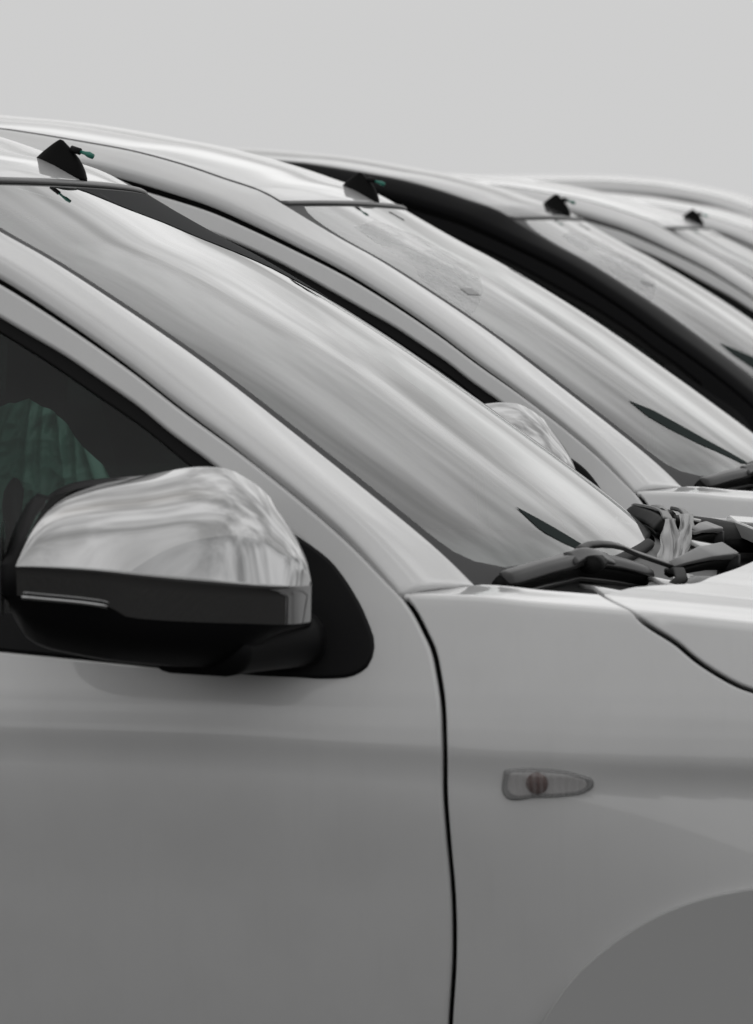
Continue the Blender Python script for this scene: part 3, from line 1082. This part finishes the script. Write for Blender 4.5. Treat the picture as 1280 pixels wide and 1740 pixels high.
    ant = grid('roof_antenna', rows, 'antenna_black', car, wrap=True, caps=True)
    tagm = sweep('plug', [(-.766, -.004, 1.7745), (-.750, -.006, 1.7695)], circ(.0055, 8), 'black_plastic', ant)
    sweep('tag', [(-.752, -.006, 1.770), (-.742, -.008, 1.7672), (-.736, -.008, 1.7650), (-.7285, -.009, 1.7615)], circ(1, 8), 'green_tip', ant, scale=[(.0025, .0025), (.003, .003), (.005, .005), (.0042, .0042)])

    # --- wheels
    for wx in (.63, -2.25):
        for sd in (-1, 1):
            cw_ = (wx, sd * .82, .33)
            ty = lathe('wheel', [(.20, -.10), (.24, -.115), (.30, -.118), (.325, -.10), (.331, -.06), (.331, .06), (.325, .10), (.30, .118), (.24, .115), (.20, .10)], 40, 'tyre', car, cw_)
            rm = lathe('rim', [(.215, -.105), (.205, -.11), (.195, -.095), (.185, -.06), (.18, .05), (.0, .05)], 40, 'alloy', ty, cw_)
            for kk in range(5):
                a = 2 * math.pi * kk / 5 + .3
                pth = [(cw_[0] + rad * math.cos(a), cw_[1] + sd * .085, cw_[2] + rad * math.sin(a)) for rad in (.02, .10, .195)]
                sweep('spoke', pth, rprof(.045, .03, .3), 'alloy', ty, up=(0, sd, 0))
    return car


# extra materials the car uses
pbr('sticker', (0.27, 0.27, 0.27), 0.5)
m, t, b = pbr('pale_film', (0.62, 0.63, 0.63), 0.35)
co = t.nodes.new('ShaderNodeTexCoord')
no = t.nodes.new('ShaderNodeTexNoise')
no.inputs['Scale'].default_value = 16
no.inputs['Detail'].default_value = 5
t.links.new(co.outputs['Object'], no.inputs['Vector'])
t.links.new(smooth(t, no.outputs[0], 0.40, 0.62, 0.08, 0.34), b.inputs['Alpha'])

pbr('black_paint_dull', (0.008, 0.008, 0.0085), 0.5, spec=0.04)  # copy of the black paint with the sky sheen taken out, for pillars and doors
pbr('antenna_black', (0.004, 0.004, 0.004), 0.6, spec=0.08)
pbr('painted_reflection', (0.030, 0.031, 0.032), 0.7, spec=0.03)  # dark colour for the reflection painted on the first windshield
pbr('glass_or_reflection_tone', (0.014, 0.021, 0.020), 0.7, spec=0.03)  # dark colour for the reflection slivers painted on the glass
pbr('wiper_black', (0.030, 0.030, 0.030), 0.3, spec=0.4)
pbr('cowl', (0.030, 0.030, 0.030), 0.5)
pbr('white_clip', (0.55, 0.55, 0.54), 0.5)
pbr('lens_solid', (0.5, 0.5, 0.5), 0.12, 0.3, 1.0)
pbr('indicator_housing', (0.20, 0.20, 0.20), 0.35)
MAT['paint'] = MAT['silver_paint']
MAT['flare'] = MAT['flare_paint']

# ------------------------------------------------------------------ ground
gv, gf = [], []
ext = [-600, -60, -12, 0, 12, 60, 600]
for y in ext:
    for x in ext:
        gv.append((x, y + 6, 0))
for i in range(6):
    for j in range(6):
        a = i * 7 + j
        gf.append((a, a + 1, a + 8, a + 7))
g = new_obj('ground', gv, gf, 'asphalt', None, False)
tag(g, 'dark asphalt yard under the parked cars', kind='structure')

# ------------------------------------------------------------------ the row of cars
car1 = build_car()


def children(o):
    return [c for c in bpy.data.objects if c.parent == o]


def copy_tree(o, parent=None):
    c = o.copy()
    COL.objects.link(c)
    if parent is not None:
        c.parent = parent
    for ch in kids.get(o.name, []):
        copy_tree(ch, c)
    return c


kids = {}
for o in list(bpy.data.objects):
    if o.parent is not None:
        kids.setdefault(o.parent.name, []).append(o)


def subtree(o):
    out = [o]
    for c in [c for c in bpy.data.objects if c.parent == o]:
        out += subtree(c)
    return out


def repaint(root, paint, flare):
    for o in subtree(root):
        if o.type != 'MESH':
            continue
        for s in o.material_slots:
            if s.material in (MAT['silver_paint'], MAT['flare_paint']):
                m_ = flare if s.material == MAT['flare_paint'] else paint
                s.link = 'OBJECT'
                s.material = MAT[m_]


GROUP = 'cars parked side by side in the row'
spots = [((.0086, 2.3010, 0), 'white_paint', 'white car parked second in the row, its mirror showing over the first windshield'),
         ((.0101, 5.0964, 0), 'black_paint', 'black car, the only dark one in the row of pale cars'),
         ((.0100, 8.4734, 0), 'white_paint', 'white car standing just beyond the black car'),
         ((-.03, 12.3, 0), 'white_paint', 'white car with its windshield mostly out of view, two beyond the black car'),
         ((-.33, 15.6, 0), 'silver_paint', 'tallest pale car, only its blurred roof showing at the far end of the row')]
cars = [car1]
for loc, paint, lab in spots:
    c = copy_tree(car1)
    c.location = loc
    if lab.startswith('tallest'):
        c.scale = (1, 1, 1.075)
    tag(c, lab, 'car', GROUP)
    cars.append(c)
    repaint(c, paint, paint)
    if paint == 'black_paint':
        for o in subtree(c):
            if o.type == 'MESH' and o.name.split('.')[0] in ('roof_pillar', 'door'):
                o.material_slots[0].material = MAT['black_paint_dull']
            if o.name.startswith('mirror_cap'):
                o.material_slots[0].link = 'OBJECT'
                o.material_slots[0].material = MAT['black_rubber']
        # the black car's near mirror is folded out of sight: no housing shows beside its window
        mir = [o for o in children(c) if o.name.startswith('wing_mirror') and min(v.co.y for v in o.data.vertices) < 0][0]
        for o in subtree(mir)[::-1]:
            bpy.data.objects.remove(o)
tag(car1, 'nearest pale silver car with the big chrome wing mirror', 'car', GROUP)
repaint(car1, 'silver_paint', 'flare_paint')

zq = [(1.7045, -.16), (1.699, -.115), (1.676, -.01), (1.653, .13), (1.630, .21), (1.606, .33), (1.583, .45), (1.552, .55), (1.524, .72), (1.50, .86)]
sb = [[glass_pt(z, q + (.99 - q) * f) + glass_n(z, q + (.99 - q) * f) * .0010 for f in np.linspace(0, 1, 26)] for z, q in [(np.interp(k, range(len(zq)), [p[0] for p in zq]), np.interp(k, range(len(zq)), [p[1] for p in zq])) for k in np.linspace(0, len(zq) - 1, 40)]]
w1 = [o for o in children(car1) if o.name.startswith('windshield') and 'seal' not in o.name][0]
painted_reflection = grid('reflection_wedge', sb, 'painted_reflection', w1)  # dark reflection laid on the glass as colour
painted_reflection['label'] = 'painted dark reflection along the far upper edge of the glass'


# reflections painted as dark slivers low on the first three windshields
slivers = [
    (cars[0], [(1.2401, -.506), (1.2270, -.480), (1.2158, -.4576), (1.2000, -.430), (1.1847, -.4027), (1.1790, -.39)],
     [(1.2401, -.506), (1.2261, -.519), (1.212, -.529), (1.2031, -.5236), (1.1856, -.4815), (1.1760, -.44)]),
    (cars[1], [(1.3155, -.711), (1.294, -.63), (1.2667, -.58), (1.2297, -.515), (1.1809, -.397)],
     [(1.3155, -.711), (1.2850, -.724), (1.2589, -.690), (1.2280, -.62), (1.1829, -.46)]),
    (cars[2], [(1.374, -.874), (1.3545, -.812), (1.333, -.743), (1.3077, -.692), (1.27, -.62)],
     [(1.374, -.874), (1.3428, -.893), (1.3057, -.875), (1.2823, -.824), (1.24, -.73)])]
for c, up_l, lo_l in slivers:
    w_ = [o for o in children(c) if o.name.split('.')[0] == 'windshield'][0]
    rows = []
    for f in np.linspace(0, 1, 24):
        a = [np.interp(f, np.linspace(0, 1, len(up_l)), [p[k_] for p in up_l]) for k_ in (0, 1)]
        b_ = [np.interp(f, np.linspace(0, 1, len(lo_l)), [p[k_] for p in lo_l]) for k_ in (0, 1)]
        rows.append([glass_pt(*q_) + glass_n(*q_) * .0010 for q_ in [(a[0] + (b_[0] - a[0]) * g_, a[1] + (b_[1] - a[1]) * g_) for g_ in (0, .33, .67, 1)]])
    grid('reflection_patch', rows, 'glass_or_reflection_tone', w_)

# pale film left on the near upper corner of two windshields, with a small sticker
fpoly = [(1.664, -.76), (1.678, -.45), (1.645, -.27), (1.58, -.30), (1.535, -.60), (1.490, -.945), (1.53, -.945), (1.563, -.92), (1.582, -.84), (1.616, -.82)]
spoly = [(1.540, -.765), (1.538, -.686), (1.525, -.690), (1.527, -.775)]
for c in (cars[1], cars[2]):
    w_ = [o for o in children(c) if o.name.split('.')[0] == 'windshield'][0]
    for nm, poly, mt_, lift in (('protective_film', fpoly, 'pale_film', .0007), ('sticker', spoly, 'sticker', .0014)):
        pts = dens([np.array(p) for p in poly], .02)
        cc = pts.mean(0)
        V = [glass_pt(*cc) + glass_n(*cc) * lift]
        nR = 10
        for rr_ in range(1, nR + 1):
            for p in pts:
                q_ = cc + (p - cc) * rr_ / nR
                V.append(glass_pt(*q_) + glass_n(*q_) * lift)
        n_ = len(pts)
        F = [(0, 1 + i, 1 + (i + 1) % n_) for i in range(n_)]
        for rr_ in range(nR - 1):
            for i in range(n_):
                a, b_ = 1 + rr_ * n_ + i, 1 + rr_ * n_ + (i + 1) % n_
                F.append((a, a + n_, b_ + n_, b_))
        new_obj(nm, V, F, mt_, w_)

# ------------------------------------------------------------------ loose things
# crumpled green plastic over the steering wheel of the nearest car


def crumple(name, fn, nu, nv, mat, seed, amp, rough=3.0):
    r = np.random.default_rng(seed)
    ph = r.uniform(0, 6.28, (7, 2))
    fr = r.uniform(2, 11, (7, 2)) * rough / 3
    rows = []
    for i in range(nu):
        u = i / (nu - 1)
        row = []
        for j in range(nv):
            v = j / (nv - 1)
            p, n = fn(u, v)
            w = 0
            for k_ in range(7):
                w += (abs(math.sin(fr[k_, 0] * u * 3.1 + ph[k_, 0] + 1.3 * math.sin(fr[k_, 1] * v * 1.7 + ph[k_, 1]))) - .6) / (1 + .25 * k_)
            row.append(np.array(p) + np.array(n) * amp * w)
        rows.append(row)
    return grid(name, rows, mat, None)


def joined(name, grids, mat):
    V, F = [], []
    for P in grids:
        P = np.array(P)
        n, m_ = P.shape[:2]
        st = len(V)
        V += list(P.reshape(-1, 3))
        for i in range(n - 1):
            for j in range(m_ - 1):
                a = st + i * m_ + j
                F.append((a, a + 1, a + m_ + 1, a + m_))
    return new_obj(name, V, F, mat, None, True)


from mathutils import noise as mnoise
ztop = pchip([-.87, -.80, -.755, -.722, -.703, -.680, -.66, -.63, -.60, -.56], [1.365, 1.374, 1.386, 1.393, 1.384, 1.374, 1.350, 1.318, 1.278, 1.205])
sheet = []
for j in range(110):
    v = j / 109
    row = []
    for i in range(150):
        x = -.87 + .31 * i / 149
        zt_ = float(ztop(x)) + .004 * mnoise.noise(Vector((x * 60, 0, 3)))
        z = 1.19 + (zt_ - 1.19) * v
        # pleats run down from the pinched points, crumples cross them
        px = -.70 + (x + .70) / (1 + 1.3 * (1 - v))
        pleat = 1 - abs(mnoise.noise(Vector((px * 36, z * 2.0, 1.7)))) * 2
        crum = 1 - abs(mnoise.noise(Vector((x * 16 + z * 9, z * 20 - x * 8, 8.1)))) * 2
        fine = 1 - abs(mnoise.noise(Vector((x * 48 - z * 20, z * 44, 2.3)))) * 2
        row.append((x, -.36 - .034 * pleat - .007 * crum - .003 * fine - .05 * (1 - v), z))
    sheet.append(row)
cv = joined('plastic_cover', [sheet], 'green_film')
tag(cv, 'crumpled green plastic cover over the steering wheel behind the side window', 'plastic cover')


def lump(pts, wid, seed, bulge=.010):
    """a folded tongue of film: a strip along pts, creased across its width"""
    r = np.random.default_rng(seed)
    c = np.array(spl(pts, .006))
    ph = r.uniform(0, 6.28, 6)
    rows = []
    for i, p in enumerate(c):
        v = i / (len(c) - 1)
        w = np.interp(v, np.linspace(0, 1, len(wid)), wid)
        row = []
        for j in range(25):
            u = j / 24 - .5
            fold = (abs(math.sin(6.5 * u + ph[0] + 1.2 * math.sin(4 * v + ph[1]))) + .5 * abs(math.sin(8 * u + ph[2] + 4 * v)) + .4 * abs(math.sin(7 * v + 5 * u + ph[3]))) - .9
            side = np.array([.92, .39, 0])
            out = np.array([.35, -.92, .15])
            row.append(p + side * u * w * (1 + .12 * math.sin(15 * v + ph[4])) + out * (bulge * fold + .35 * w * math.cos(u * math.pi)))
        rows.append(row)
    return rows


fm = joined('torn_film', [
    lump([(.178, .02, 1.118), (.170, .10, 1.142), (.165, .17, 1.168), (.158, .22, 1.187)], [.034, .038, .036, .030, .016], 4, .010),
    lump([(.192, .00, 1.118), (.188, .10, 1.142), (.186, .17, 1.166), (.182, .23, 1.187), (.178, .25, 1.193)], [.028, .028, .027, .027, .020], 8, .010),
    lump([(.205, -.03, 1.112), (.185, .02, 1.120), (.165, .04, 1.126)], [.05, .04, .02], 15, .006)], 'grey_film')
tag(fm, 'crumpled grey strip of torn protective film standing on the cowl beside the wiper', 'plastic film')
